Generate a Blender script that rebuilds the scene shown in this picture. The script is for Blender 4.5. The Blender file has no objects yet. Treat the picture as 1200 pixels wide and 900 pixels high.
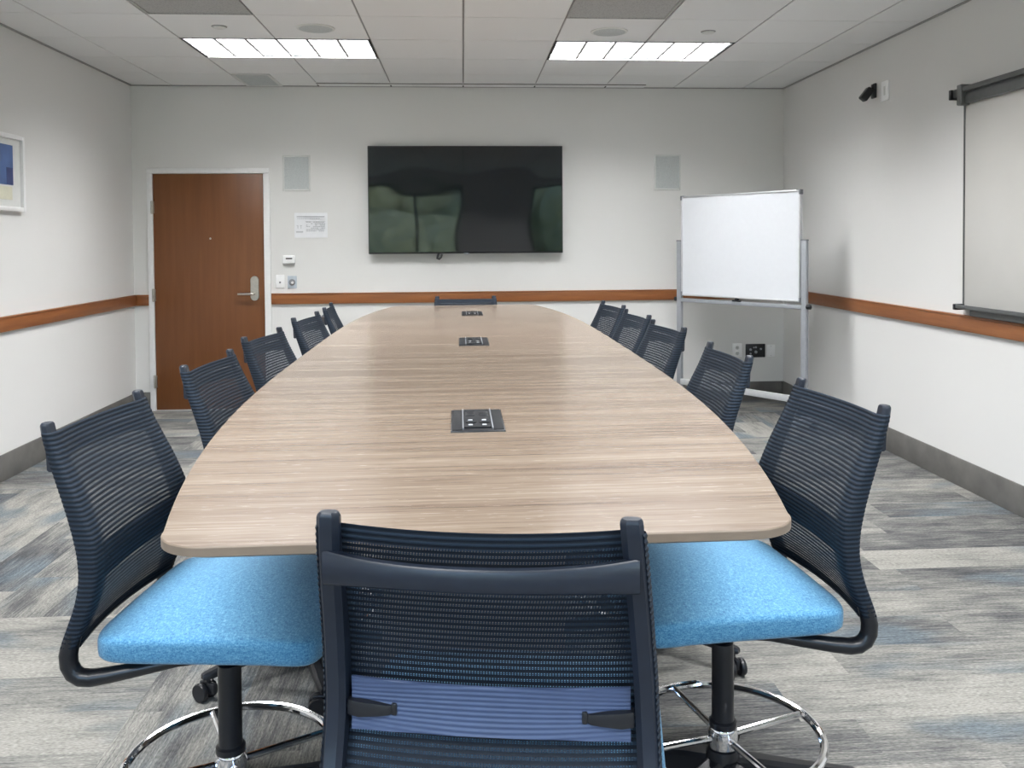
import bpy, bmesh, math, random
from mathutils import Vector, Matrix
random.seed(7)
S = bpy.context.scene
COL = S.collection
PI = math.pi

# ------------------------------------------------------------------ materials
class NT:
    """small helper around a material's node tree"""
    def __init__(self, name):
        self.m = bpy.data.materials.new(name); self.m.use_nodes = True
        self.t = self.m.node_tree; self.n = self.t.nodes; self.l = self.t.links
        self.b = self.n['Principled BSDF']
    def node(self, t, **kw):
        x = self.n.new(t)
        for k, v in kw.items(): setattr(x, k, v)
        return x
    def put(self, sock, v):
        if isinstance(v, bpy.types.NodeSocket): self.l.new(v, sock)
        else: sock.default_value = v
    def math(self, op, a, b=None, c=None, clamp=False):
        x = self.node('ShaderNodeMath', operation=op); x.use_clamp = clamp
        self.put(x.inputs[0], a)
        if b is not None: self.put(x.inputs[1], b)
        if c is not None: self.put(x.inputs[2], c)
        return x.outputs[0]
    def obj(self):
        return self.node('ShaderNodeTexCoord').outputs['Object']
    def sep(self, v):
        x = self.node('ShaderNodeSeparateXYZ'); self.l.new(v, x.inputs[0]); return x.outputs
    def comb(self, x, y, z):
        c = self.node('ShaderNodeCombineXYZ')
        for s, v in zip(c.inputs, (x, y, z)): self.put(s, v)
        return c.outputs[0]
    def scale(self, v, s):
        x = self.node('ShaderNodeVectorMath', operation='MULTIPLY'); self.l.new(v, x.inputs[0]); x.inputs[1].default_value = s
        return x.outputs[0]
    def noise(self, v, scale, detail=3, rough=.5, out='Fac'):
        x = self.node('ShaderNodeTexNoise'); self.l.new(v, x.inputs['Vector'])
        x.inputs['Scale'].default_value = scale; x.inputs['Detail'].default_value = detail; x.inputs['Roughness'].default_value = rough
        return x.outputs[0]
    def white(self, v):
        x = self.node('ShaderNodeTexWhiteNoise', noise_dimensions='3D'); self.l.new(v, x.inputs['Vector']); return x.outputs
    def ramp(self, f, stops, interp='LINEAR'):
        x = self.node('ShaderNodeValToRGB'); x.color_ramp.interpolation = interp
        e = x.color_ramp.elements
        while len(e) < len(stops): e.new(.5)
        for el, (p, c) in zip(e, stops): el.position = p; el.color = (*c, 1)
        self.l.new(f, x.inputs[0]); return x.outputs[0]
    def mix(self, f, a, b, blend='MIX'):
        x = self.node('ShaderNodeMix', data_type='RGBA', blend_type=blend)
        self.put(x.inputs[0], f)
        for s, v in ((x.inputs[6], a), (x.inputs[7], b)):
            if isinstance(v, bpy.types.NodeSocket): self.l.new(v, s)
            else: s.default_value = (*v, 1)
        return x.outputs[2]
    def col(self, c):
        if isinstance(c, bpy.types.NodeSocket): self.l.new(c, self.b.inputs['Base Color'])
        else: self.b.inputs['Base Color'].default_value = (*c, 1)
    def bump(self, h, strength=.3, dist=.002):
        x = self.node('ShaderNodeBump'); self.l.new(h, x.inputs['Height'])
        x.inputs['Strength'].default_value = strength; x.inputs['Distance'].default_value = dist
        self.l.new(x.outputs[0], self.b.inputs['Normal'])
    def rough(self, v): self.put(self.b.inputs['Roughness'], v)

def sr(r, g, b):
    f = lambda c: (c/255/12.92 if c/255 <= .04045 else ((c/255+.055)/1.055)**2.4)
    return (f(r), f(g), f(b))

def plain(name, c, rough=.5, metal=0., var=.06, nscale=30., bump=0.):
    k = NT(name); o = k.obj()
    n = k.noise(o, nscale, 3)
    lo = tuple(x*(1-var) for x in c); hi = tuple(min(1, x*(1+var)) for x in c)
    k.col(k.ramp(n, [(.3, lo), (.7, hi)]))
    k.rough(rough); k.b.inputs['Metallic'].default_value = metal
    if bump: k.bump(n, bump, .001)
    return k.m

def wood(name, base, dark, light, axis, rough=.4, stretch=14., fine=120.):
    """grain running along the given axis"""
    k = NT(name); o = k.obj()
    s = [1., 1., 1.]; s = [fine/4]*3; s[axis] = fine/4/stretch
    n1 = k.noise(k.scale(o, tuple(s)), 1., 5, .6)
    s2 = [4.]*3; s2[axis] = .6
    n2 = k.noise(k.scale(o, tuple(s2)), 1., 2)
    f = k.math('ADD', k.math('MULTIPLY', n1, .7), k.math('MULTIPLY', n2, .3))
    k.col(k.ramp(f, [(.3, dark), (.5, base), (.68, light)]))
    k.rough(rough); k.bump(n1, .08, .0006)
    return k.m

M = {}
# wall paint
k = NT('wall_paint'); o = k.obj(); n = k.noise(o, 220, 2)
k.col(k.ramp(k.noise(o, .7, 2), [(.3, (.70, .695, .68)), (.7, (.73, .725, .71))])); k.rough(.55); k.bump(n, .06, .001); M['paint'] = k.m
# ceiling tile, slightly different tone from tile to tile
k = NT('ceiling_tile'); o = k.obj(); n = k.noise(o, 160, 3)
x = k.sep(o); cell = k.comb(k.math('FLOOR', k.math('DIVIDE', k.math('SUBTRACT', x[0], .0133), .6096)), k.math('FLOOR', k.math('DIVIDE', k.math('SUBTRACT', x[1], 7.1646), .6096)), 0.)
w = k.white(cell)[0]
k.col(k.ramp(k.math('ADD', k.math('MULTIPLY', w, .7), k.math('MULTIPLY', n, .3)), [(.1, (.78, .785, .785)), (.9, (.83, .835, .835))])); k.rough(.9); k.bump(n, .15, .001); M['tile'] = k.m
M['grid'] = plain('ceiling_grid', (.30, .295, .29), .5)
# carpet planks : one-metre blocks, each laid with four planks along x or along y
k = NT('carpet_planks'); o = k.obj(); x = k.sep(o)
blk = k.comb(k.math('FLOOR', k.math('DIVIDE', k.math('ADD', x[0], .09), .92)), k.math('FLOOR', k.math('DIVIDE', k.math('ADD', x[1], .2), .92)), 3.)
turn = k.math('GREATER_THAN', k.white(blk)[0], .62)
nt = k.math('SUBTRACT', 1., turn)
u = k.math('ADD', k.math('MULTIPLY', x[0], nt), k.math('MULTIPLY', x[1], turn))
v = k.math('ADD', k.math('MULTIPLY', x[1], nt), k.math('MULTIPLY', x[0], turn))
row = k.math('FLOOR', k.math('DIVIDE', v, .23))
uo = k.math('ADD', u, k.math('MULTIPLY', k.white(k.comb(row, turn, 1.))[0], .92))
plank = k.comb(row, k.math('FLOOR', k.math('DIVIDE', uo, .92)), turn)
pw = k.white(plank)
pc = k.sep(pw[1])
shift = k.math('MULTIPLY', pw[0], 40.)
big = k.noise(k.comb(k.math('ADD', k.math('MULTIPLY', u, 2.6), shift), k.math('MULTIPLY', v, 7.), shift), 1., 3, .65)
streak = k.noise(k.comb(k.math('ADD', k.math('MULTIPLY', u, 7.), shift), k.math('MULTIPLY', v, 130.), shift), 1., 3, .7)
fleck = k.noise(k.comb(k.math('MULTIPLY', u, 70.), k.math('MULTIPLY', v, 260.), 0.), 1., 2)
tone = k.math('ADD', k.math('ADD', k.math('MULTIPLY', big, .85), k.math('MULTIPLY', streak, .75)), k.math('MULTIPLY', k.math('SUBTRACT', pc[0], .5), .34))
base = k.ramp(tone, [(.48, sr(70, 71, 73)), (.66, sr(98, 98, 97)), (.84, sr(128, 127, 122)), (1.0, sr(144, 142, 136))])
bl = k.noise(k.comb(k.math('ADD', k.math('MULTIPLY', u, 2.2), shift), k.math('MULTIPLY', v, 5.), k.math('ADD', shift, 9.)), 1., 2)
blue = k.math('MULTIPLY', k.math('MULTIPLY', k.math('SUBTRACT', bl, .50, clamp=True), 5.5, clamp=True), k.math('GREATER_THAN', pc[1], .35))
c2 = k.mix(k.math('MULTIPLY', blue, .8), base, k.ramp(streak, [(.3, sr(72, 82, 90)), (.7, sr(108, 118, 124))]))
c3 = k.mix(.5, c2, k.ramp(fleck, [(.3, (.2, .2, .2)), (.7, (.82, .82, .82))]), 'OVERLAY')
k.col(c3); k.rough(.95); k.bump(k.math('ADD', k.math('MULTIPLY', streak, .6), fleck), .35, .003)
k.b.inputs['Specular IOR Level'].default_value = .1
M['carpet'] = k.m
# table laminate, grain across the table
k = NT('table_laminate'); o = k.obj()
g1 = k.noise(k.scale(o, (3.2, 110., 1.)), 1., 6, .68)
g2 = k.noise(k.scale(o, (.7, 16., 1.)), 1., 3, .5)
g3 = k.noise(k.scale(o, (18., 420., 1.)), 1., 2, .5)
f = k.math('ADD', k.math('ADD', k.math('MULTIPLY', g1, .5), k.math('MULTIPLY', g2, .38)), k.math('MULTIPLY', g3, .14))
k.col(k.ramp(f, [(.38, sr(92, 77, 65)), (.47, sr(114, 99, 86)), (.54, sr(126, 112, 98)), (.64, sr(145, 131, 117))]))
k.rough(k.math('ADD', .16, k.math('MULTIPLY', g3, .16))); k.bump(g3, .05, .0004); k.b.inputs['Specular IOR Level'].default_value = .55; M['laminate'] = k.m
M['edge'] = plain('table_edge_band', sr(126, 111, 96), .4)
M['door'] = wood('door_veneer', sr(113, 69, 36), sr(105, 62, 31), sr(120, 75, 41), 2, .38, 18., 90.)
M['railx'] = wood('rail_wood_x', sr(138, 84, 44), sr(118, 68, 33), sr(154, 98, 54), 0, .4)
M['raily'] = wood('rail_wood_y', sr(138, 84, 44), sr(118, 68, 33), sr(154, 98, 54), 1, .4)
M['base'] = plain('baseboard_vinyl', (.128, .124, .115), .6, 0, .22, 7.)
M['casing'] = plain('casing_white', (.80, .80, .80), .4, 0, .02)
M['white'] = plain('white_plastic', (.88, .88, .88), .4, 0, .03)
M['offwhite'] = plain('speaker_frame_white', (.66, .67, .65), .5, 0, .03)
k = NT('speaker_grille'); o = k.obj(); vv = k.node('ShaderNodeTexVoronoi'); k.l.new(o, vv.inputs['Vector']); vv.inputs['Scale'].default_value = 220
k.col(k.ramp(vv.outputs[0], [(.15, (.33, .36, .37)), (.5, (.52, .55, .55))])); k.rough(.6); M['grille'] = k.m
k = NT('perforated_panel'); o = k.obj(); vv = k.node('ShaderNodeTexVoronoi'); k.l.new(o, vv.inputs['Vector']); vv.inputs['Scale'].default_value = 90
k.col(k.ramp(vv.outputs[0], [(.2, (.32, .32, .315)), (.5, (.42, .42, .41))])); k.rough(.7); M['perf'] = k.m
M['dark'] = plain('dark_gap', (.02, .02, .02), .6)
M['black'] = plain('black_plastic', (.010, .011, .014), .32, 0, .1)
M['steel'] = plain('brushed_steel', (.52, .50, .46), .32, 1., .08, 60.)
M['chrome'] = plain('chrome', (.80, .80, .82), .08, 1., .02)
M['alu'] = plain('grey_stand_metal', (.36, .38, .41), .42, .35, .05)
M['alulight'] = plain('light_aluminium', (.62, .63, .65), .35, .5, .04)
M['corner'] = plain('grey_corner_cap', (.20, .21, .23), .5)
M['board'] = plain('whiteboard_enamel', (.69, .71, .745), .18, 0, .01)
M['wallboard'] = plain('wall_board_surface', (.60, .59, .56), .3, 0, .015, 5.)
M['railgrey'] = plain('dark_grey_rail', (.115, .12, .12), .42, .3, .08)
M['paper'] = plain('white_paper', (.80, .81, .83), .7, 0, .02)
M['ink'] = plain('grey_ink', (.42, .42, .45), .8)
M['ink2'] = plain('pale_ink', (.55, .56, .58), .8, 0, .2, 400.)
M['modgrey'] = plain('module_black', (.016, .017, .019), .6, 0, .1); M['modgrey'].node_tree.nodes['Principled BSDF'].inputs['Specular IOR Level'].default_value = .15
M['plateblue'] = plain('pale_blue_plate', (.45, .50, .56), .4)
M['gloss'] = plain('reflector_white', (.7, .7, .7), .35, 0, .01); M['louver'] = plain('louver_aluminium', (.16, .16, .165), .4, 0, .01)
k = NT('tv_glass'); k.col((.003, .004, .006)); k.rough(.04); o = k.obj()
k.b.inputs['Specular IOR Level'].default_value = .6
k.bump(k.noise(k.scale(o, (1.2, 1., 1.8)), 1., 1), .35, .02); M['tv'] = k.m
# emitting diffuser of the ceiling lights
k = NT('lamp_diffuser'); k.col((.8, .8, .8)); k.b.inputs['Emission Color'].default_value = (.985, .99, 1., 1)
EMIT = 42.0
k.b.inputs['Emission Strength'].default_value = EMIT; M['lamp'] = k.m
# chair materials
NAVY = (.017, .027, .046)
k = NT('chair_mesh_fabric')
uv = k.node('ShaderNodeUVMap'); uv.uv_map = 'UVMap'; x = k.sep(uv.outputs[0])
ph = k.math('FRACT', k.math('DIVIDE', x[1], .0098))
rib = k.math('LESS_THAN', k.math('ABSOLUTE', k.math('SUBTRACT', ph, .5)), .26)
ph2 = k.math('FRACT', k.math('DIVIDE', x[1], .0049/2))
thr = k.math('LESS_THAN', k.math('FRACT', k.math('DIVIDE', x[0], .0042)), .60)
row2 = k.math('LESS_THAN', ph2, .42)
net = k.math('MAXIMUM', thr, row2)
side = x[2]
al = k.math('MAXIMUM', rib, net)
att = k.node('ShaderNodeAttribute', attribute_name='solid')
al = k.math('MAXIMUM', al, att.outputs['Fac'])
k.l.new(al, k.b.inputs['Alpha'])
tw = k.noise(k.comb(k.math('MULTIPLY', x[0], 900.), k.math('MULTIPLY', x[1], 900.), 0.), 1., 1)
k.col(k.mix(rib, (.020, .032, .050), (.008, .012, .019))); k.rough(.62); k.bump(tw, .4, .001); k.b.inputs['Specular IOR Level'].default_value = .22
M['mesh'] = k.m
k = NT('seat_fabric'); o = k.obj()
a = k.noise(k.scale(o, (330., 120., 330.)), 1., 3, .7); b2 = k.noise(k.scale(o, (120., 330., 330.)), 1., 3, .7)
f = k.math('ADD', k.math('MULTIPLY', a, .5), k.math('MULTIPLY', b2, .5))
k.col(k.ramp(f, [(.36, sr(40, 98, 142)), (.5, sr(72, 134, 172)), (.64, sr(114, 168, 196))])); k.rough(.85); k.bump(f, .4, .001)
k.b.inputs['Sheen Weight'].default_value = .25; M['seat'] = k.m
M['frame'] = plain('navy_frame_plastic', (.009, .014, .025), .36, 0, .08)
M['tube'] = plain('black_tube', (.008, .009, .012), .3, .0, .08)
M['lumbar'] = plain('slate_blue_plastic', (.048, .072, .145), .42, 0, .05)
M['art_blue'] = plain('blue_print', sr(72, 98, 146), .5, 0, .2, 9.)
M['art_navy'] = plain('navy_print', sr(46, 62, 110), .5, 0, .2, 12.)
M['art_cream'] = plain('cream_print', sr(208, 206, 186), .6, 0, .05)
# window glass: thin pane, mostly clear
k = NT('window_glass'); tr = k.node('ShaderNodeBsdfTransparent'); gl = k.node('ShaderNodeBsdfGlossy'); gl.inputs['Roughness'].default_value = .01
mx = k.node('ShaderNodeMixShader'); mx.inputs[0].default_value = .06; k.l.new(tr.outputs[0], mx.inputs[1]); k.l.new(gl.outputs[0], mx.inputs[2])
k.l.new(mx.outputs[0], k.n['Material Output'].inputs['Surface']); M['glass'] = k.m
k = NT('lawn_grass'); o = k.obj(); k.col(k.ramp(k.noise(o, 1.5, 5), [(.3, (.18, .22, .11)), (.7, (.28, .33, .18))])); k.rough(.9); M['grass'] = k.m
k = NT('hedge_leaves'); o = k.obj(); k.col(k.ramp(k.noise(o, 3, 6, .7), [(.35, (.14, .17, .09)), (.65, (.34, .38, .23))])); k.rough(.9); M['leaf'] = k.m

# ------------------------------------------------------------------ mesh builder
class MB:
    def __init__(self): self.bm = bmesh.new(); self.mi = 0
    def _mark(self, faces):
        for f in faces: f.material_index = self.mi
    def box(self, lo, hi, bev=0., seg=2, mat=None):
        lo, hi = [min(a, b) for a, b in zip(lo, hi)], [max(a, b) for a, b in zip(lo, hi)]
        vs = [self.bm.verts.new((x, y, z)) for x in (lo[0], hi[0]) for y in (lo[1], hi[1]) for z in (lo[2], hi[2])]
        fs = [self.bm.faces.new([vs[i] for i in q]) for q in ((0,1,3,2),(4,6,7,5),(0,4,5,1),(2,3,7,6),(0,2,6,4),(1,5,7,3))]
        self._mark(fs)
        if bev:
            es = list({e for f in fs for e in f.edges})
            r = bmesh.ops.bevel(self.bm, geom=es, offset=min(bev, .49*min(b-a for a, b in zip(lo, hi))), segments=seg, profile=.5, affect='EDGES')
            self._mark(r['faces']); vs = list({v for f in r['faces'] for v in f.verts} | {v for v in vs if v.is_valid})
        if mat is not None:
            for v in vs:
                if v.is_valid: v.co = mat @ v.co
        return self
    def loft(self, rings, cap=True, closed=True):
        rv = [[self.bm.verts.new(p) for p in r] for r in rings]
        n = len(rv[0])
        for a, b in zip(rv, rv[1:]):
            for i in range(n if closed else n-1):
                j = (i+1) % n
                self._mark([self.bm.faces.new((a[i], a[j], b[j], b[i]))])
        if cap:
            self._mark([self.bm.faces.new(list(reversed(rv[0]))), self.bm.faces.new(rv[-1])])
        return self
    def tube(self, pts, r, seg=12, closed=False, cap=True):
        pts = [Vector(p) for p in pts]; n = len(pts); rs = r if isinstance(r, (list, tuple)) else [r]*n
        rings = []; nrm = None
        for i, p in enumerate(pts):
            a = pts[(i-1) % n] if (closed or i > 0) else p
            b = pts[(i+1) % n] if (closed or i < n-1) else p
            t = (b-a).normalized()
            if nrm is None:
                nrm = t.orthogonal().normalized()
            nrm = (nrm - t*nrm.dot(t)).normalized(); bi = t.cross(nrm)
            rings.append([p + rs[i]*(math.cos(2*PI*q/seg)*nrm + math.sin(2*PI*q/seg)*bi) for q in range(seg)])
        if closed:
            rv = [[self.bm.verts.new(p) for p in rr] for rr in rings]
            # match the last ring to the first
            for i in range(n):
                a, b = rv[i], rv[(i+1) % n]; off = 0
                if i == n-1:
                    off = min(range(seg), key=lambda o: (a[0].co-b[o].co).length)
                for q in range(seg):
                    self._mark([self.bm.faces.new((a[q], a[(q+1) % seg], b[(q+1+off) % seg], b[(q+off) % seg]))])
        else: self.loft(rings, cap)
        return self
    def lathe(self, prof, seg=24, mat=None):
        """prof: list of (r, z) from bottom to top about the z axis"""
        mat = mat or Matrix()
        self.loft([[mat @ Vector((max(r, 1e-4)*math.cos(2*PI*q/seg), max(r, 1e-4)*math.sin(2*PI*q/seg), z)) for q in range(seg)] for r, z in prof])
        return self
    def build(self, name, mats, parent=None, loc=None, smooth=True, angle=35):
        bm = self.bm
        bmesh.ops.recalc_face_normals(bm, faces=bm.faces)
        if smooth:
            for f in bm.faces: f.smooth = True
            ca = math.radians(angle)
            for e in bm.edges:
                if len(e.link_faces) == 2 and e.calc_face_angle(0) > ca: e.smooth = False
        me = bpy.data.meshes.new(name); bm.to_mesh(me); bm.free()
        o = bpy.data.objects.new(name, me); COL.objects.link(o)
        for m in (mats if isinstance(mats, (list, tuple)) else [mats]): me.materials.append(M[m])
        if parent is not None: o.parent = parent
        if loc is not None: o.location = loc
        return o

def tag(o, label=None, cat=None, group=None, kind=None):
    if label: o['label'] = label
    if cat: o['category'] = cat
    if group: o['group'] = group
    if kind: o['kind'] = kind
    return o
def empty(name, loc=(0, 0, 0), rz=0, **kw):
    o = bpy.data.objects.new(name, None); COL.objects.link(o); o.location = loc; o.rotation_euler = (0, 0, rz); o.empty_display_size = .1
    return tag(o, **kw)
def struct(o, label=None):
    o['kind'] = 'structure'
    if label: o['label'] = label
    return o
def copy_tree(o, parent=None):
    c = o.copy(); COL.objects.link(c)
    if parent is not None: c.parent = parent
    for ch in list(o.children): copy_tree(ch, c)
    return c

# ------------------------------------------------------------------ room
XL, XR, D, YB, CE = -2.767, 2.829, 7.73, -2.2, 2.743
T = .6096; C0 = .0133; R0 = D-.5654
struct(MB().box((XL-.15, YB-.15, -.1), (XR+.15, D+.15, 0)).build('floor', 'carpet', smooth=False), 'grey patchwork carpet laid in planks with blue-grey patches')
struct(MB().box((XL-.12, YB-.12, 0), (XL, D+.12, CE+.3)).build('wall_left', 'paint', smooth=False), 'pale grey painted left wall')
struct(MB().box((XR, YB-.12, 0), (XR+.12, D+.12, CE+.3)).build('wall_right', 'paint', smooth=False), 'pale grey painted right wall')
# back wall with the door opening
DX0, DX1, DZ = -2.600, -1.684, 2.004
b = MB()
b.box((XL, D, 0), (DX0-.02, D+.12, CE+.3)); b.box((DX1+.02, D, 0), (XR, D+.12, CE+.3)); b.box((DX0-.02, D, DZ+.02), (DX1+.02, D+.12, CE+.3))
b.box((DX0-.02, D+.1, 0), (DX1+.02, D+.12, DZ+.02))
struct(b.build('wall_back', 'paint', smooth=False), 'pale grey painted back wall behind the screen and door')
# rear wall (behind the camera) with two window openings
WZ0, WZ1 = .75, 2.52
b = MB()
for x0, x1 in ((XL, -2.55), (0., 1.3), (2.7, XR)): b.box((x0, YB-.15, 0), (x1, YB, CE+.3))
for x0, x1 in ((-2.55, 0.), (1.3, 2.7)):
    b.box((x0, YB-.15, 0), (x1, YB, WZ0)); b.box((x0, YB-.15, WZ1), (x1, YB, CE+.3))
struct(b.build('wall_rear', 'paint', smooth=False), 'window wall facing the screen')
for i, (x0, x1, ms) in enumerate(((-2.55, 0., (-.95,)), (1.3, 2.7, ()))):
    b = MB(); fw = .05
    for a, c in (((x0, WZ0), (x0+fw, WZ1)), ((x1-fw, WZ0), (x1, WZ1)), ((x0, WZ0), (x1, WZ0+fw)), ((x0, WZ1-fw), (x1, WZ1))): b.box((a[0], YB-.11, a[1]), (c[0], YB-.05, c[1]), .004)
    for mxx in ms: b.box((mxx-.03, YB-.11, WZ0), (mxx+.03, YB-.05, WZ1), .004)
    w = struct(b.build('window_%d' % (i+1), 'railgrey'), 'dark framed window onto greenery')
    MB().box((x0+.02, YB-.084, WZ0+.02), (x1-.02, YB-.078, WZ1-.02)).build('pane', 'glass', w, smooth=False)
struct(MB().box((-40, -60, -.6), (40, YB-.3, -.5)).build('lawn', 'grass', smooth=False), 'lawn outside the windows')
b = MB()
for i in range(46):
    cx, cy, cz, r = random.uniform(-16, 16), random.uniform(-20, -13), random.uniform(.5, 3.4), random.uniform(1.2, 2.2)
    bmesh.ops.create_icosphere(b.bm, subdivisions=3, radius=r, matrix=Matrix.Translation((cx, cy, cz)))
for v in b.bm.verts: v.co += Vector((random.uniform(-.14, .14) for _ in range(3)))
tag(b.build('hedge', 'leaf', smooth=False), 'green hedge outside the windows behind the camera', 'hedge', kind='stuff')

# ceiling : lay-in tiles with narrow grooves, openings left for lights and panels
skip = set()
def span(x0, x1, y0, y1):
    return {(i, j) for i in range(-6, 7) for j in range(-20, 3) if x0-.01 < C0+i*T+T/2 < x1+.01 and y0-.01 < R0+j*T+T/2 < y1+.01}
LIGHTS = [(-3, -2), (1, -2)]                                   # column, row index of the lower left tile
for i, j in LIGHTS: skip |= {(i, j), (i+1, j)}
skip |= {(-3, -4), (1, -4)}
b = MB()
for i in range(-6, 6):
    for j in range(-17, 1):
        if (i, j) in skip: continue
        x0, x1 = max(C0+i*T, XL), min(C0+(i+1)*T, XR); y0, y1 = max(R0+j*T, YB), min(R0+(j+1)*T, D)
        if x1-x0 < .03 or y1-y0 < .03: continue
        g = .006
        b.mi = 0; b.box((x0+g, y0+g*.6, CE), (x1-g, y1-g*.6, CE+.012))
b.mi = 1
for i in range(-5, 6):
    if i in (-2, 2): b.box((C0+i*T-.008, YB, CE+.007), (C0+i*T+.008, R0-2*T, CE+.016)); b.box((C0+i*T-.008, R0-T, CE+.007), (C0+i*T+.008, D, CE+.016))
    else: b.box((C0+i*T-.008, YB, CE+.007), (C0+i*T+.008, D, CE+.016))
for j in range(-17, 1): b.box((XL, R0+j*T-.008, CE+.0075), (XR, R0+j*T+.008, CE+.016))
b.mi = 0; b.box((XL-.12, YB-.12, CE+.25), (XR+.12, D+.12, CE+.35))
struct(b.build('ceiling', ['tile', 'grid'], smooth=False), 'suspended ceiling of square off-white tiles in a grid')
# perimeter angle
b = MB()
b.box((XL, YB, CE-.006), (XL+.02, D, CE+.001)); b.box((XR-.02, YB, CE-.006), (XR, D, CE+.001)); b.box((XL, D-.02, CE-.006), (XR, D, CE+.001))
struct(b.build('trim_1', 'grid', smooth=False), 'thin edge trim where ceiling meets wall')

def ceiling_light(i, j, label):
    x0, x1, y0, y1 = C0+i*T, C0+(i+2)*T, R0+j*T, R0+(j+1)*T
    r = empty('ceiling_light', ((x0+x1)/2, (y0+y1)/2, CE), label=label, cat='light', group='louvred ceiling lights')
    hx, hy = T, T/2
    b = MB(); h = .16
    for lo, hi in (((-hx, -hy), (-hx+.008, hy)), ((hx-.008, -hy), (hx, hy)), ((-hx, -hy), (hx, -hy+.008)), ((-hx, hy-.008), (hx, hy))):
        b.box((lo[0], lo[1], .0), (hi[0], hi[1], h))
    b.box((-hx, -hy, h), (hx, hy, h+.01))
    b.build('housing', 'gloss', r, smooth=False)
    b = MB(); e = .016
    for lo, hi in (((-hx, -hy), (-hx+e, hy)), ((hx-e, -hy), (hx, hy)), ((-hx, -hy), (hx, -hy+e))):
        b.box((lo[0], lo[1], -.002), (hi[0], hi[1], .004))
    b.build('rim', 'dark', r, smooth=False)
    b = MB(); b.box((-hx+.02, -hy+.02, h-.012), (hx-.02, hy-.02, h-.004)); b.build('diffuser', 'lamp', r, smooth=False)
    b = MB(); ww = 2*hx-.032; hh = 2*hy-.032
    for q in range(1, 6): b.box((-ww/2+ww*q/6-.002, -hh/2, .004), (-ww/2+ww*q/6+.002, hh/2, .085))
    for q in range(1, 3): b.box((-ww/2, -hh/2+hh*q/3-.002, .004), (ww/2, -hh/2+hh*q/3+.002, .085))
    b.mi = 1
    for q in range(1, 6): b.box((-ww/2+ww*q/6-.008, -hh/2, .001), (-ww/2+ww*q/6+.008, hh/2, .005))
    for q in range(1, 3): b.box((-ww/2, -hh/2+hh*q/3-.007, .001), (ww/2, -hh/2+hh*q/3+.007, .005))
    b.build('louver', ['louver', 'grid'], r, smooth=False)
ceiling_light(-3, -2, 'left of the two bright louvred ceiling lights, above the side of the door')
ceiling_light(1, -2, 'right of the two bright louvred ceiling lights, on the whiteboard side')

# return air panels
for i, lab in ((-3, 'grey perforated ceiling panel on the left, at the top edge above the door side'), (1, 'grey perforated ceiling panel on the right, at the top edge toward the whiteboard side')):
    x0, y0 = C0+i*T, R0-4*T
    r = empty('return_air_panel', (x0+T/2, y0+T/2, CE), label=lab, cat='air vent', group='grey return air panels')
    b = MB(); b.box((-T/2+.02, -T/2+.012, .002), (T/2-.02, T/2-.012, .010)); b.build('panel', 'perf', r, smooth=False)
    b = MB()
    for lo, hi in (((-T/2+.004, -T/2+.004), (-T/2+.022, T/2-.004)), ((T/2-.022, -T/2+.004), (T/2-.004, T/2-.004)), ((-T/2+.004, -T/2+.004), (T/2-.004, -T/2+.016)), ((-T/2+.004, T/2-.016), (T/2-.004, T/2-.004))): b.box((*lo, -.002), (*hi, .012))
    b.build('frame', 'perf', r, smooth=False)
# square supply grille by the back wall
r = empty('ceiling_grille', (-1.655, 7.44, CE), label='grey rectangular ceiling grille close to the back wall above the door', cat='air vent')
b = MB(); b.box((-.125, -.235, -.004), (.125, .235, .0)); b.build('grille_face', 'grille', r, smooth=False)
b = MB()
for lo, hi in (((-.15, -.26), (-.125, .26)), ((.125, -.26), (.15, .26)), ((-.15, -.26), (.15, -.235)), ((-.15, .235), (.15, .26))): b.box((*lo, -.008), (*hi, 0), .002)
b.build('frame', 'offwhite', r)
# linear slot diffuser
r = empty('slot_diffuser', (.18, 7.60, CE), label='long white slot air diffuser in the ceiling along the back wall', cat='air vent')
b = MB(); b.box((-1.395, -.068, -.005), (1.395, -.055, 0)); b.box((-1.395, -.03, -.005), (1.395, .10, 0)); b.box((-1.395, -.055, -.005), (-1.385, -.03, 0)); b.box((1.385, -.055, -.005), (1.395, -.03, 0)); b.build('frame', 'tile', r, smooth=False)
b = MB(); b.box((-1.385, -.058, -.0062), (1.385, -.026, -.0005)); b.build('slot', 'dark', r, smooth=False)
for q in range(-2, 3): MB().box((C0+q*T-.18-.006, .03, -.006), (C0+q*T-.18+.006, .10, -.0045)).build('joint', 'dark', r, smooth=False)
# round ceiling speakers and sprinkler caps
for x, y, lab in ((-.898, 5.645, 'round grey ceiling speaker beside the left ceiling light'), (.938, 5.663, 'round grey ceiling speaker beside the right ceiling light')):
    r = empty('ceiling_speaker', (x, y, CE), label=lab, cat='speaker', group='round ceiling speakers')
    MB().lathe([(.098, -.008), (.104, -.005), (.104, 0)], 40).build('grille', 'grille', r)
    MB().lathe([(.104, -.006), (.116, -.004), (.118, 0), (.104, 0)], 40).build('bezel', 'offwhite', r)
for x, y, lab in ((-1.477, 5.625, 'small white sprinkler cover on the ceiling tile left of the left round speaker'), (1.57, 5.638, 'small white sprinkler cover on the ceiling tile right of the right round speaker')):
    r = empty('sprinkler_cover', (x, y, CE+.001), label=lab, cat='sprinkler', group='sprinkler covers')
    MB().lathe([(.036, -.012), (.040, -.010), (.040, -.006), (.034, 0)], 28).build('cap', 'offwhite', r)
    MB().lathe([(.046, -.003), (.048, 0)], 28).build('ring', 'grid', r)

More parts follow.
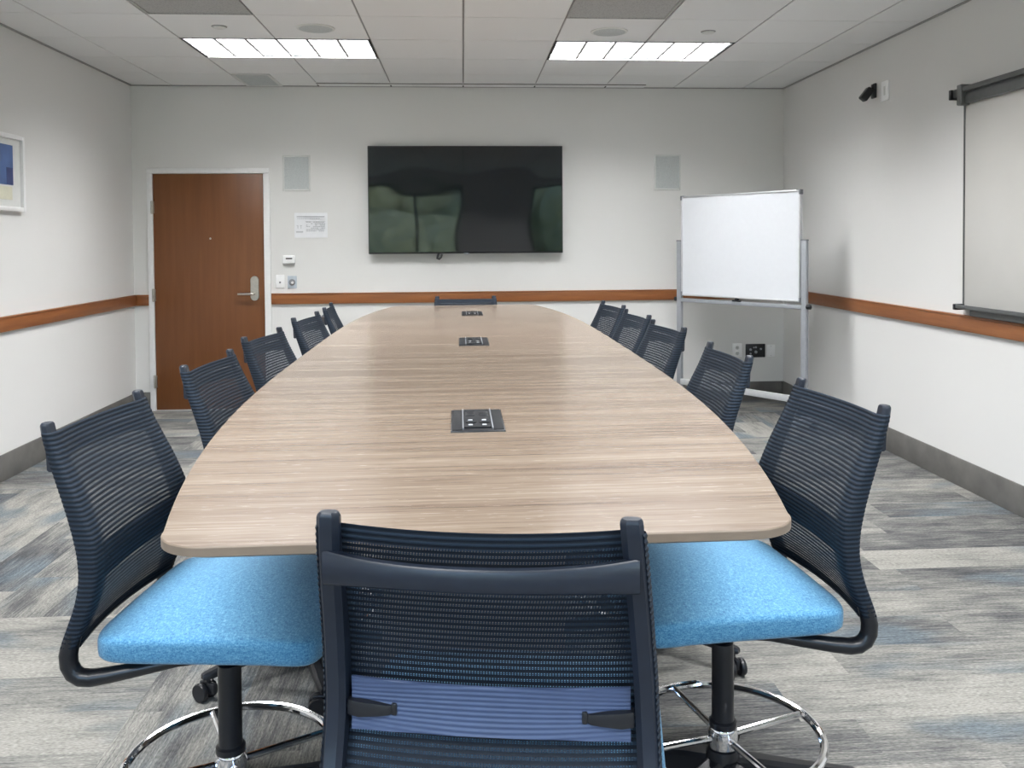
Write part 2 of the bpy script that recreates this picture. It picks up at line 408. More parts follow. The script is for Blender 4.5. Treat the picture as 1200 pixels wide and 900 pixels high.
# baseboards
BH = .160
struct(MB().box((XL, YB, 0), (XL+.012, D, BH), .003).build('baseboard_left', 'base'), 'grey baseboard along the left wall')
struct(MB().box((XR-.012, YB, 0), (XR, D, BH), .003).build('baseboard_right', 'base'), 'grey baseboard along the right wall')
b = MB(); b.box((XL+.012, D-.012, 0), (-2.642, D, BH), .003); b.box((-1.628, D-.012, 0), (XR-.012, D, BH), .003)
struct(b.build('baseboard_back', 'base'), 'grey baseboard along the back wall')
# wooden chair rail
RZ0, RZ1 = .893, .985
def rail_x(b, x0, x1):
    b.box((x0, D-.022, RZ0), (x1, D, RZ1-.012), .003); b.box((x0, D-.027, RZ1-.012), (x1, D, RZ1), .004)
b = MB(); rail_x(b, XL+.022, -2.642); rail_x(b, -1.628, XR-.022)
struct(b.build('trim_2', 'railx'), 'brown wooden chair rail along the back wall')
for n, xa, s, lab in ((3, XL, 1, 'brown wooden chair rail along the left wall'), (4, XR, -1, 'brown wooden chair rail along the right wall')):
    b = MB(); b.box((xa, YB, RZ0), (xa+s*.022, D, RZ1-.012), .003); b.box((xa, YB, RZ1-.012), (xa+s*.027, D, RZ1), .004)
    struct(b.build('trim_%d' % n, 'raily'), lab)

# door and casing
b = MB(); cw = .045
b.box((DX0-cw, D-.018, 0), (DX0, D+.03, DZ), .003); b.box((DX1, D-.018, 0), (DX1+cw+.008, D+.03, DZ), .003); b.box((DX0-cw, D-.018, DZ), (DX1+cw+.008, D+.03, DZ+cw), .003)
struct(b.build('trim_5', 'casing'), 'white door casing')
d = MB().box((DX0+.003, D-.006, .008), (DX1-.004, D+.040, DZ-.003), .002).build('door_1', 'door'); struct(d, 'brown wood veneer door with silver lever')
hb = MB()
px, z0, z1 = -1.767, .925, 1.135
out = []
for q in range(17): out.append((px+.036*math.cos(PI*q/16), z1-.036+.036*math.sin(PI*q/16)))
for q in range(17): out.append((px+.036*math.cos(PI+PI*q/16), z0+.036+.036*math.sin(PI+PI*q/16)))
hb.loft([[(x, D-.006, z) for x, z in out], [(x, D-.014, z) for x, z in out], [(px+(x-px)*.9, D-.019, 1.03+(z-1.03)*.98) for x, z in out]])
pl = hb.build('lock_plate', 'steel', d)
hb = MB(); hb.tube([(px, D-.016, .985), (px, D-.058, .985), (px-.01, D-.066, .985), (px-.03, D-.068, .985), (px-.13, D-.066, .985)], [.011, .011, .012, .011, .009], 14)
hb.build('lever', 'steel', d)
for z in (.25, .98, 1.72):
    hb = MB(); hb.lathe([(.008, z-.055), (.009, z-.05), (.009, z+.05), (.008, z+.055)], 12, Matrix.Translation((DX0-.004, D-.02, 0))); hb.box((DX0-.016, D-.0185, z-.05), (DX0+.012, D-.006, z+.05)); hb.build('hinge', 'steel', d)
hb = MB(); hb.lathe([(.008, 0), (.009, .003), (.005, .005)], 14, Matrix.Translation((-2.13, D-.006, 1.455)) @ Matrix.Rotation(PI/2, 4, 'X')); hb.build('peephole', 'steel', d)
struct(MB().box((DX0, D-.03, 0), (DX1, D+.05, .007), .002).build('trim_6', 'alulight'), 'metal threshold under the door')

# ------------------------------------------------------------------ things on the back wall
def wall_speaker(x0, x1, z0, z1, lab):
    r = empty('wall_speaker', ((x0+x1)/2, D, (z0+z1)/2), label=lab, cat='speaker', group='flush wall speakers')
    w, h = (x1-x0)/2, (z1-z0)/2; b = MB(); e = .016
    for lo, hi in (((-w, -h), (-w+e, h)), ((w-e, -h), (w, h)), ((-w+e, -h), (w-e, -h+e)), ((-w+e, h-e), (w-e, h))): b.box((lo[0], -.010, lo[1]), (hi[0], 0, hi[1]), .003)
    b.build('frame', 'offwhite', r)
    MB().box((-w+e, -.007, -h+e), (w-e, 0, h-e)).build('grille', 'grille', r, smooth=False)
wall_speaker(-1.522, -1.288, 1.853, 2.158, 'flush white-framed wall speaker left of the television, above the notice')
wall_speaker(1.669, 1.908, 1.852, 2.163, 'flush white-framed wall speaker right of the television, above the rolling whiteboard')

# television
r = empty('television', (.0295, D, 1.772), label='large black wall-mounted television with glossy blank screen', cat='television')
w, h = .829, .458
b = MB(); b.box((-w, -.078, -h), (w, -.04, h), .004); b.build('casing', 'black', r)
b = MB(); b.box((-w+.008, -.0805, -h+.014), (w-.008, -.0775, h-.008)); b.build('screen', 'tv', r, smooth=False)
b = MB(); b.box((-.5, -.042, -.3), (.5, -.001, .3), .01); b.build('wall_bracket', 'black', r)
b = MB(); b.box((-.022, -.082, -h-.008), (.022, -.06, -h+.004), .003); b.build('sensor_tab', 'alu', r)
b = MB(); pts = [(-.235, -.055, -h+.005), (-.245, -.062, -h-.02), (-.25, -.066, -h-.04), (-.235, -.066, -h-.047), (-.218, -.064, -h-.03), (-.21, -.06, -h-.005)]
b.tube(pts, .010, 8); b.build('cable', 'black', r)

# notice
r = empty('wall_notice', (-1.2905, D, 1.563), label='white paper notice with grey print taped to the wall below the left speaker', cat='notice')
b = MB()
rows = []
for i in range(9):
    zz = .106-.212*i/8
    rows.append([(-.139, -.0015, zz), (0, -.003-.006*(i/8)**3, zz), (.139, -.002-.003*(i/8)**2, zz), (.139, -.0008, zz), (-.139, -.0005, zz)])
b.loft(rows); b.build('sheet', 'paper', r)
def ink(name, rects, m):
    b = MB()
    for x0, z0, x1, z1 in rects: b.box((x0, -.0098, z0), (x1, -.0088, z1))
    b.build(name, m, r, smooth=False)
random.seed(3)
ink('heading', [(-.118, .070, .116, .077)], 'ink')
rects = []; x = -.114
while x < .075:
    ww_ = random.uniform(.006, .02); rects.append((x, .054, x+ww_, .060)); x += ww_+.004
ink('text_line', rects, 'ink2')
rects = []
for rr in range(7):
    x = -.040
    while x < .112:
        ww_ = random.uniform(.006, .022)
        if random.random() < .82: rects.append((x, .030-rr*.0125-.008, min(x+ww_, .12), .030-rr*.0125))
        x += ww_+.003
ink('timetable', rects+[(-.045, .030, .122, .036)], 'ink2')
ink('pictogram', [(-.12, -.005, -.105, 0), (-.112, -.028, -.106, -.005), (-.092, -.005, -.072, 0), (-.085, -.028, -.08, -.005), (-.124, -.062, -.066, -.050)], 'ink2')

# controls near the door
r = empty('thermostat', (-1.4775, D, 1.273), label='white wall thermostat with small dark display, above the switch plate beside the door', cat='thermostat')
MB().box((-.05, -.028, -.036), (.05, 0, .036), .006).build('body', 'white', r)
MB().box((-.024, -.0295, .003), (.030, -.0275, .014)).build('display', 'dark', r, smooth=False)
MB().box((-.05, -.03, -.040), (.05, -.002, -.031), .003).build('base_edge', 'grid', r)
r = empty('switch_plate', (-1.555, D, 1.087), label='white switch plate with small centre button, nearest the door casing', cat='switch')
MB().box((-.036, -.007, -.057), (.036, 0, .057), .004).build('plate', 'white', r)
MB().lathe([(.008, 0), (.008, .008), (.005, .011)], 14, Matrix.Translation((0, -.006, -.008)) @ Matrix.Rotation(PI/2, 4, 'X')).build('button', 'corner', r)
r = empty('dial_plate', (-1.4545, D, 1.079), label='pale blue-grey wall plate with round dark dial, right of the white switch plate', cat='switch')
MB().box((-.038, -.007, -.054), (.038, 0, .054), .004).build('plate', 'plateblue', r)
MB().lathe([(.027, 0), (.027, .006), (.022, .010), (.014, .010)], 24, Matrix.Translation((0, -.006, 0)) @ Matrix.Rotation(PI/2, 4, 'X')).build('dial', 'corner', r)
MB().lathe([(.012, 0), (.011, .012)], 18, Matrix.Translation((.004, -.008, -.003)) @ Matrix.Rotation(PI/2, 4, 'X')).build('knob', 'white', r)
# sockets under the whiteboard
r = empty('power_outlet', (2.409, D, .4385), label='white duplex power outlet low on the back wall, left of the black media plate', cat='outlet')
MB().box((-.043, -.007, -.060), (.043, 0, .060), .004).build('plate', 'white', r)
for s in (-1, 1):
    so = MB().lathe([(.018, 0), (.018, .003), (.016, .004)], 20, Matrix.Translation((0, -.006, s*.025)) @ Matrix.Rotation(PI/2, 4, 'X')).build('socket', 'offwhite', r)
    b = MB()
    for dx in (-.006, .006): b.box((dx-.0018, -.0108, s*.025-.002), (dx+.0018, -.0098, s*.025+.008))
    b.box((-.002, -.0108, s*.025-.011), (.002, -.0098, s*.025-.006)); b.build('slot', 'dark', so, smooth=False)
r = empty('media_plate', (2.573, D, .434), label='black audio video connection plate low on the back wall between two white plates', cat='connection plate')
MB().box((-.089, -.008, -.060), (.089, 0, .060), .004).build('plate', 'black', r)
for x, z, rr in ((-.045, .01, .011), (-.045, -.026, .008), (.003, .03, .008), (.003, -.012, .013), (.048, .015, .009), (-.015, .028, .006)):
    MB().lathe([(rr, 0), (rr, .006), (rr*.6, .008)], 14, Matrix.Translation((x, -.008, z)) @ Matrix.Rotation(PI/2, 4, 'X')).build('jack', 'alu', r)
r = empty('blank_plate', (2.714, D, .4305), label='blank white wall plate low on the back wall, nearest the room corner', cat='wall plate')
MB().box((-.037, -.006, -.054), (.037, 0, .054), .004).build('plate', 'white', r)
for z in (-.04, .04): MB().lathe([(.003, 0), (.002, .002)], 8, Matrix.Translation((0, -.006, z)) @ Matrix.Rotation(PI/2, 4, 'X')).build('screw', 'grid', r)

# ------------------------------------------------------------------ right wall
r = empty('wall_whiteboard', (XR, 3.68, 1.0), label='wide wall-mounted board with dark grey top rail on the right wall', cat='whiteboard')
Y1 = 4.845-3.68; Y0 = -1.22
MB().box((-.018, Y0, .04), (0, Y1, 1.20), .002).build('panel', 'wallboard', r)
MB().box((-.022, Y1-.004, .03), (0, Y1+.008, 1.20)).build('edge_strip', 'railgrey', r, smooth=False)
b = MB(); b.box((-.035, Y0, 1.215), (0, Y1+.115, 1.262), .004); b.box((-.062, Y0, 1.228), (-.03, Y1-.01, 1.258), .008); b.box((-.044, Y0, 1.165), (-.006, Y1+.0, 1.218), .006)
rl = b.build('top_rail', 'railgrey', r)
b = MB(); b.box((-.068, Y1-.045, 1.158), (0, Y1+.004, 1.272), .006); b.build('end_bracket', 'railgrey', rl)
b = MB(); b.box((-.05, Y1+.095, 1.205), (0, Y1+.118, 1.262), .004); b.build('end_cap', 'black', rl)
b = MB(); b.box((-.062, Y0, .022), (0, Y1+.005, .038), .004); b.box((-.07, Y0, .024), (-.058, Y1+.005, .046), .004); b.box((-.045, Y0, -.012), (0, Y1-.10, .024), .006)
b.build('pen_tray', 'railgrey', r)
b = MB(); b.box((-.074, Y1-.005, .014), (0, Y1+.02, .048), .005); b.build('tray_cap', 'black', r)
r = empty('wall_camera', (XR, 5.985, 2.43), label='small black swivel camera mounted high on the right wall', cat='camera')
MB().box((-.016, -.03, -.05), (0, .03, .05), .005).build('mount_plate', 'black', r)
MB().tube([(-.012, 0, .02), (-.045, .0, .0), (-.06, .0, -.02)], .010, 10).build('arm', 'black', r)
MB().box((-.045, -.03, -.025), (.05, .03, .025), .010, 3, Matrix.Translation((-.062, 0, -.025)) @ Matrix.Rotation(math.radians(-52), 4, 'Y')).build('camera_head', 'black', r)
r = empty('sensor_plate', (XR+.0005, 5.822, 2.405), label='white wall plate high on the right wall beside the black camera', cat='wall plate')
MB().box((-.012, -.05, -.066), (0, .05, .066), .004).build('plate', 'white', r)
MB().box((-.0135, -.012, -.03), (-.011, .012, .03), .002).build('slot', 'offwhite', r)

# ------------------------------------------------------------------ left wall picture
r = empty('framed_picture', (XL, 5.46, 1.855), label='white framed picture with blue block print on the left wall', cat='picture')
w, h = .36, .235; b = MB(); e = .028
for lo, hi in (((-w, -h), (-w+e, h)), ((w-e, -h), (w, h)), ((-w+e, -h), (w-e, -h+e)), ((-w+e, h-e), (w-e, h))): b.box((0, lo[0], lo[1]), (.034, hi[0], hi[1]), .003)
b.build('frame', 'casing', r)
MB().box((.004, -w+e, -h+e), (.014, w-e, h-e)).build('mat_board', 'offwhite', r, smooth=False)
MB().box((.013, -.24, -.075), (.0165, .24, .168)).build('blue_print', 'art_blue', r, smooth=False)
MB().box((.0165, .16, -.072), (.0172, .236, .03)).build('navy_block', 'art_navy', r, smooth=False)
MB().box((.013, -.24, -.165), (.0165, .225, -.085)).build('cream_block', 'art_cream', r, smooth=False)

# ------------------------------------------------------------------ rolling whiteboard
ax, ay, bx, by = 1.800, 7.335, 2.475, 6.335
L = math.hypot(bx-ax, by-ay); rz = math.atan2(by-ay, bx-ax)
r = empty('rolling_whiteboard', ((ax+bx)/2, (ay+by)/2, 0), rz, label='free-standing white dry-erase board on a grey wheeled stand in the corner', cat='whiteboard')
hl = L/2
for s in (-1, 1):
    b = MB(); b.box((s*hl-.022, -.016, .10), (s*hl+.022, .016, 1.412), .003); po = b.build('post', 'alu', r)
    b = MB(); b.box((s*hl-.024, -.018, 1.405), (s*hl+.024, .018, 1.416), .003); b.build('post_cap', 'corner', po)
    b = MB(); b.lathe([(.018, 0), (.018, .03), (.012, .034)], 14, Matrix.Translation((s*(hl+.02), 0, .925)) @ Matrix.Rotation(s*PI/2, 4, 'Y')); b.build('knob', 'black', po)
    b = MB(); b.box((s*hl-.02, -.25, .065), (s*hl+.02, .14, .105), .004); ft = b.build('foot', 'alu', r)
    for yy in (-.225, .115):
        c = MB(); c.box((s*hl-.012, yy-.018, .04), (s*hl+.012, yy+.018, .066), .004)
        for q in (-1, 1): c.lathe([(.022, -.006), (.027, -.003), (.027, .003), (.022, .006)], 18, Matrix.Translation((s*hl+q*.014, yy, .027)) @ Matrix.Rotation(PI/2, 4, 'Y'))
        c.build('caster', 'black', ft)
b = MB(); b.box((-hl+.02, -.014, .905), (hl-.02, .014, .935), .003); b.build('crossbar', 'alu', r)
b = MB(); b.box((-hl+.02, -.02, .215), (hl-.02, .012, .262), .003); b.build('lower_bar', 'alulight', r)
bw = hl-.028; z0, z1 = .957, 1.778
b = MB(); b.box((-bw+.008, -.012, z0+.008), (bw-.008, .010, z1-.008)); b.build('board', 'board', r, smooth=False)
b = MB(); e = .014
for lo, hi in (((-bw, z0), (-bw+e, z1)), ((bw-e, z0), (bw, z1)), ((-bw+e, z0), (bw-e, z0+e)), ((-bw+e, z1-e), (bw-e, z1))): b.box((lo[0], -.017, lo[1]), (hi[0], .014, hi[1]), .004)
fr = b.build('board_frame', 'alulight', r)
for sx in (-1, 1):
    for sz, zz in ((-1, z0), (1, z1)):
        b = MB(); cxx, czz = sx*bw, zz
        b.box((cxx-sx*.032, -.020, czz-sz*.004+.0), (cxx+sx*.004, .016, czz+sz*.003), .003); b.box((cxx-sx*.012, -.020, czz-sz*.034), (cxx+sx*.004, .016, czz+sz*.003), .003)
        b.build('corner_cap', 'corner', fr)
b = MB(); b.box((-.045, -.022, .933), (.035, .0, .945), .004); b.box((-.015, -.026, .937), (.012, .004, .962), .006); b.build('clamp', 'black', r)

# ------------------------------------------------------------------ conference table
TZ = .962; TX, TY, HL = .017, 3.88, 2.515
TR = math.radians(.3)
tb = empty('conference_table', (TX, TY, 0), TR, label='long boat-shaped wood-grain conference table at counter height in the middle of the room', cat='table')
def hw(y):
    s = abs(y)/HL
    return     .670-.180*min(1, s)**3.4
def outline(ins):
    pts = []; rr = .085
    N = 60
    ys = [-HL+rr*(1-math.cos(PI/2*q/12)) for q in range(13)] + [(-HL+rr)+(2*HL-2*rr)*q/N for q in range(1, N)] + [HL-rr*(1-math.cos(PI/2*q/12)) for q in range(12, -1, -1)]
    right = []
    for y in ys:
        e = HL-abs(y); x = hw(y)
        if e < rr: x = hw(HL-rr)-rr*(1-math.sqrt(max(0, 1-(1-e/rr)**2)))
        right.append((x, y))
    full = right+[(-x, y) for x, y in reversed(right)]
    if ins:
        n = len(full); o2 = []
        for i in range(n):
            a, c = Vector(full[i-1]), Vector(full[(i+1) % n]); t = (c-a).normalized(); o2.append((full[i][0]-t.y*ins, full[i][1]+t.x*ins))
        full = o2
    return full
b = MB()
b.loft([[(x, y, TZ-.034) for x, y in outline(.05)], [(x, y, TZ-.0165) for x, y in outline(.003)], [(x, y, TZ-.0150) for x, y in outline(0)], [(x, y, TZ-.002) for x, y in outline(0)], [(x, y, TZ) for x, y in outline(.0015)]])
b.bm.faces.ensure_lookup_table()
for f in b.bm.faces: f.material_index = 0 if (f.calc_center_median().z > TZ-.0005) else 1
b.build('table_top', ['laminate', 'edge'], tb)
for yy in (-1.32, .42, 1.98):
    b = MB(); b.box((-.26, yy-.04, 0.02), (.26, yy+.04, TZ-.034), .004); lg = b.build('leg', 'edge', tb)
    b = MB(); b.box((-.28, yy-.055, 0), (.28, yy+.055, .022), .004); b.build('foot_plate', 'black', lg)
# power modules in the table top
def power_module(x, y, w, d, lab):
    r = empty('power_module', (x, y, TZ), TR, label=lab, cat='power outlet', group='power modules in the table top')
    b = MB(); b.box((-w, -d, -.03), (w, d, .0035), .0015); b.build('bezel', 'black', r)
    for s in (-1, 1):
        b = MB(); b.box((s*w*.58, -d+.008, .003), (s*w*.95, d-.008, .0055), .001)
        b.build('flap', 'modgrey', r)
        b = MB(); b.box((s*w*.545-.0015, -d+.012, .003), (s*w*.545+.0015, d-.012, .009), .0008); b.build('rail', 'corner', r)
    b = MB(); b.box((-w*.5, -d+.03, .003), (w*.5, d-.012, .0075), .002); bl_ = b.build('outlet_block', 'modgrey', r)
    for s in (-1, 1):
        b = MB(); b.lathe([(.013, .007), (.013, .010), (.010, .0102)], 16, Matrix.Translation((s*w*.26, -d*.42, 0))); b.build('socket', 'black', bl_)
        for dy in (-.028, .028):
            b = MB(); b.box((s*w*.26-.006, -d*.42+dy-.005, .007), (s*w*.26+.005, -d*.42+dy+.005, .0095), .002); b.build('contact', 'alulight', bl_)
        b = MB(); b.box((s*w*.26-.012, d*.22, .007), (s*w*.26+.012, d*.62, .0092), .002); b.build('port', 'black', bl_)
power_module(.032, 2.265, .066, .134, 'black power outlet module in the table top nearest the camera')
power_module(.045, 4.05, .067, .15, 'black power outlet module at the middle of the table top')
power_module(.053, 5.63, .066, .14, 'black power outlet module in the table top nearest the television')

# ------------------------------------------------------------------ chairs
PROF = [(.470, -.274), (.527, -.278), (.560, -.274), (.588, -.266), (.637, -.245), (.69, -.229), (.75, -.228), (.812, -.242), (.885, -.267), (.96, -.295), (1.035, -.319)]
HWID = [(.47, .246), (.67, .246), (.79, .241), (.90, .233), (1.035, .222)]
DEPTH = [(.47, .032), (.58, .032), (.66, .038), (.80, .044), (.88, .038), (.96, .028), (1.035, .022)]
def interp(t, z):
    if z <= t[0][0]: return t[0][1]
    for (a, va), (c, vc) in zip(t, t[1:]):
        if z <= c:
            f = (z-a)/(c-a)
            return va+(vc-va)*f
    return t[-1][1]
def smooth_prof(z):      # average the piecewise profile a little so it bends softly
    return sum(interp(PROF, z+d) for d in (-.03, -.015, 0, .015, .03))/5
def rear(z): return smooth_prof(z)
MZ0, MZ1 = .572, 1.029
def make_chair():
    r = empty('conference_chair', (0, 0, 0))
    up = r
    # seat cushion : rounded square, crowned, softer toward the front
    b = MB(); n = 64
    def sq(hx, hy, e, cy, zf):
        pts = []
        for q in range(n):
            a = 2*PI*q/n; c, s = math.cos(a), math.sin(a)
            x = hx*math.copysign(abs(c)**(2/e), c); y = hy*math.copysign(abs(s)**(2/e), s)
            pts.append((x, cy+y, zf(x, y)))
        return pts
    def crown(x, y, hx=.252, hy=.242): return (1-(x/hx)**2)*(1-(y/hy)**2)
    def drop(y): return -.012*max(0, (y-.10)/.14)**2
    cy = .036; HX, HY = .259, .243
    rings = []
    for sc, z in ((.80, .545), (.93, .546), (.975, .549), (.995, .556), (1.0, .566), (1.0, .584), (.994, .591), (.982, .595), (.965, .5975)):
        rings.append(sq(HX*sc, HY*sc, 8., cy, lambda x, y, z=z: z+drop(y)+(.006*(1-(x/HX)**2)*(1 if abs(y) < .2 else .6)+.004*(1-(y/HY)**2) if z > .57 else -.002*(1-(x/HX)**2))))
    for sc in (.93, .85, .7, .5, .3, .12):
        rings.append(sq(HX*sc, HY*sc, 8.-6*(1-sc), cy, lambda x, y: .598+.006*(1-(x/HX)**2)+.004*(1-(y/HY)**2)+.020*(1-(x/.25)**2)*(1-(y/.238)**2)+drop(y)))
    b.loft(rings); b.build('seat', 'seat', r, angle=70)
    # seat plate and mechanism
    b = MB(); b.box((-.20, -.16, .536), (.20, .20, .550), .006); b.box((-.085, -.12, .505), (.085, .13, .540), .012); b.tube([(.08, .02, .522), (.13, .03, .522), (.17, .035, .524)], .006, 8); b.box((.165, .022, .519), (.195, .048, .530), .004)
    b.build('seat_plate', 'black', r)
    # posts
    for s in (-1, 1):
        b = MB(); rings = []
        N = 30
        for i in range(N+1):
            z = .555+(1.035-.555)*i/N
            yr = rear(z); dp = interp(DEPTH, z); hx = interp(HWID, z); wd = .034
            x1, x0 = hx-.003, hx-wd; ring = []
            for (px_, py_) in ((x1, yr+.006), (x1, yr+dp-.006), (x1-.006, yr+dp), (x0+.006, yr+dp), (x0, yr+dp-.006), (x0, yr+.008), (x0+.008, yr), (x1-.006, yr)):
                ring.append((s*px_, py_, z))
            rings.append(ring)
        # rounded top
        for f, dz in ((.93, .004), (.75, .007)):
            z = 1.035; cyy = rear(z)+interp(DEPTH, z)/2; hx = interp(HWID, z)-.0185
            rings.append([(s*(hx+(abs(p[0])-hx)*f), cyy+(p[1]-cyy)*f, z+dz) for p in rings[N]])
        b.loft(rings); b.build('back_post', 'frame', r)
        # bent tube from the post under the seat
        b = MB()
        pts = [(s*.229, -.242, .605), (s*.229, -.250, .580), (s*.229, -.256, .556), (s*.229, -.255, .534), (s*.228, -.246, .516), (s*.227, -.231, .507), (s*.225, -.211, .505), (s*.220, -.175, .509), (s*.205, -.11, .517), (s*.19, -.04, .526), (s*.18, .06, .534)]
        b.tube(pts, [.017, .0185, .019, .019, .019, .019, .0185, .017, .015, .012, .009], 14); b.build('frame_tube', 'tube', r)
    # woven mesh: wraps each post and bows back between them, one rib per 9.8 mm
    per = .0098; nr = int((MZ1-MZ0)/per); sub = 4
    b = MB(); bm = b.bm
    uvl = bm.loops.layers.uv.new('UVMap'); sol = bm.verts.layers.float.new('solid')
    grid = []
    for i in range(nr*sub+1):
        z = MZ0+per*i/sub; v = per*i/sub
        yr = rear(z); dp = interp(DEPTH, z); hx = interp(HWID, z); ph = (i % sub)/sub
        bul = .0009*(1-abs(2*ph-1)*2) if True else 0
        cs = [(-hx+.004, yr+.003, 1), (-hx, yr+.012, 1), (-hx, yr+dp-.006, 1), (-hx+.006, yr+dp+.002, 1), (-hx+.034, yr+dp+.002, 1)]
        K = 16
        sag = -.020-.004*max(0, min(1, (.68-z)/.1))
        for q in range(1, K):
            t = q/K; x = -hx+.034+(2*hx-.068)*t
            cs.append((x, yr+dp+.002+sag*(4*t*(1-t))*min(1, .55+.45*abs(z-.75)/.25), 0))
        cs += [(hx-.034, yr+dp+.002, 1), (hx-.006, yr+dp+.002, 1), (hx, yr+dp-.006, 1), (hx, yr+.012, 1), (hx-.004, yr+.003, 1)]
        # top edge dips a little between the posts
        row = []; u = 0; last = None
        for q, (x, y, so) in enumerate(cs):
            ox, oy = (0, bul)
            if q <= 1: ox, oy = (-bul, 0)
            if q == 2: ox, oy = (-bul, 0)
            if q >= len(cs)-3: ox, oy = (bul, 0)
            tt = (x+hx)/(2*hx); zz = z-.004*4*tt*(1-tt)*max(0, (z-.9)/.12)
            p = Vector((x+ox, y+oy, zz)); vv = bm.verts.new(p)
            edge = 1.0 if (i < 3*sub or i > (nr-3)*sub) else 0.
            vv[sol] = max(so, edge)
            if last is not None: u += (Vector((x, y))-last).length
            last = Vector((x, y)); row.append((vv, u, v))
        grid.append(row)
    for a, c in zip(grid, grid[1:]):
        for q in range(len(a)-1):
            f = bm.faces.new((a[q][0], a[q+1][0], c[q+1][0], c[q][0]))
            for lp, dat in zip(f.loops, (a[q], a[q+1], c[q+1], c[q])): lp[uvl].uv = (dat[1], dat[2])
    b.build('mesh_back', 'mesh', r, angle=80)
    # upper cross bar bowed backward
    b = MB(); rings = []
    for q in range(25):
        t = -1+2*q/24; x = t*(.214); bow = .036*(1-t*t); zc = .963; hh_ = .0165+.008*abs(t)**3; yy = rear(zc)-.003-bow
        rings.append([(x, yy, zc-hh_), (x, yy-.004, zc-hh_+.004), (x, yy-.006, zc+hh_-.004), (x, yy-.003, zc+hh_), (x, yy+.007, zc+hh_), (x, yy+.010, zc+hh_-.004), (x, yy+.010, zc-hh_+.004), (x, yy+.007, zc-hh_)])
    b.loft(rings); b.build('crossbar', 'frame', r, angle=50)
    # lumbar pad with fine ridges
    b = MB(); rows = []
    KX, KZ = 20, 64
    def lum(q, w, off):
        t = -1+2*q/KX; s = -1+2*w/KZ
        hz = .0385-.003*(1-t*t)
        z = .732+s*hz; x = t*.203
        rg = .0006*math.sin(s*42*(1-.3*(1-t*t)))
        yb = rear(z)+interp(DEPTH, z)-.010-.012*(1-t*t)-.007
        return (x, yb-off-(rg if off > 0 else 0), z)
    fr_ = [[b.bm.verts.new(lum(q, w, .0055)) for q in range(KX+1)] for w in range(KZ+1)]
    bk_ = [[b.bm.verts.new(lum(q, w, 0.)) for q in range(KX+1)] for w in range(KZ+1)]
    for w in range(KZ):
        for q in range(KX):
            b.bm.faces.new((fr_[w][q], fr_[w][q+1], fr_[w+1][q+1], fr_[w+1][q])); b.bm.faces.new((bk_[w][q], bk_[w+1][q], bk_[w+1][q+1], bk_[w][q+1]))
    for w in range(KZ):
        for q in (0, KX): b.bm.faces.new((fr_[w][q], fr_[w+1][q], bk_[w+1][q], bk_[w][q]))
    for q in range(KX):
        for w in (0, KZ): b.bm.faces.new((fr_[w][q], bk_[w][q], bk_[w][q+1], fr_[w][q+1]))
    lb = b.build('lumbar_pad', 'lumbar', r, angle=80)
    for s in (-1, 1):
        b = MB(); yb = rear(.728)+interp(DEPTH, .728)-.026; tabr = []
        for x, hz, dy in ((.208, .013, 0), (.190, .013, -.006), (.160, .0105, -.006), (.146, .009, -.005), (.140, .008, 0)):
            tabr.append([(s*x, yb+.008, .726-hz), (s*x, yb+dy-.002, .726-hz+.002), (s*x, yb+dy-.004, .726), (s*x, yb+dy-.002, .726+hz-.002), (s*x, yb+.008, .726+hz)])
        b.loft(tabr); b.box((s*.134, yb-.006, .718), (s*.142, yb+.008, .736), .002); b.build('adjustment_tab', 'black', lb)
    # lower end bar of the mesh
    b = MB(); b.tube([(x_, rear(.575)+.030-.023*(1-(x_/.22)**2), .574) for x_ in [-.222+.444*q/14 for q in range(15)]], .007, 8); b.build('lower_bar', 'frame', r)
    # column
    MB().lathe([(.014, .36), (.014, .525)], 16).build('piston', 'tube', r)
    MB().lathe([(.033, .222), (.034, .226), (.034, .236), (.028, .240), (.0272, .25), (.0268, .415), (.0255, .430), (.018, .434)], 28).build('column', 'tube', r)
    # foot ring
    b = MB(); R = .238; b.tube([(R*math.cos(2*PI*q/48), R*math.sin(2*PI*q/48), .205) for q in range(48)], .0105, 10, closed=True); fr2 = b.build('foot_ring', 'chrome', r)
    MB().lathe([(.030, .170), (.036, .174), (.037, .214), (.034, .222), (.028, .223)], 28).build('hub_collar', 'chrome', fr2)
    for q in range(4):
        a = math.radians(12+90*q); MB().tube([(.033*math.cos(a), .033*math.sin(a), .196), (.12*math.cos(a), .12*math.sin(a), .200), ((R-.004)*math.cos(a), (R-.004)*math.sin(a), .204)], .0085, 10).build('spoke', 'chrome', fr2)
    # five-star base
    b = MB(); b.lathe([(.030, .062), (.044, .070), (.046, .12), (.036, .168), (.026, .171)], 24)
    for q in range(5):
        a = math.radians(90+72*q); Rm = Matrix.Rotation(a, 4, 'Z'); rings = []
        for d_, w_, z0_, z1_ in ((.02, .026, .085, .150), (.09, .024, .088, .140), (.20, .019, .080, .116), (.29, .016, .074, .100), (.335, .014, .072, .092), (.345, .010, .074, .088)):
            rings.append([Rm @ Vector(p) for p in ((d_, -w_, z0_), (d_, w_, z0_), (d_, w_, z1_-.008), (d_, w_*.6, z1_), (d_, -w_*.6, z1_), (d_, -w_, z1_-.008))])
        b.loft(rings)
    b.build('star_base', 'black', r)
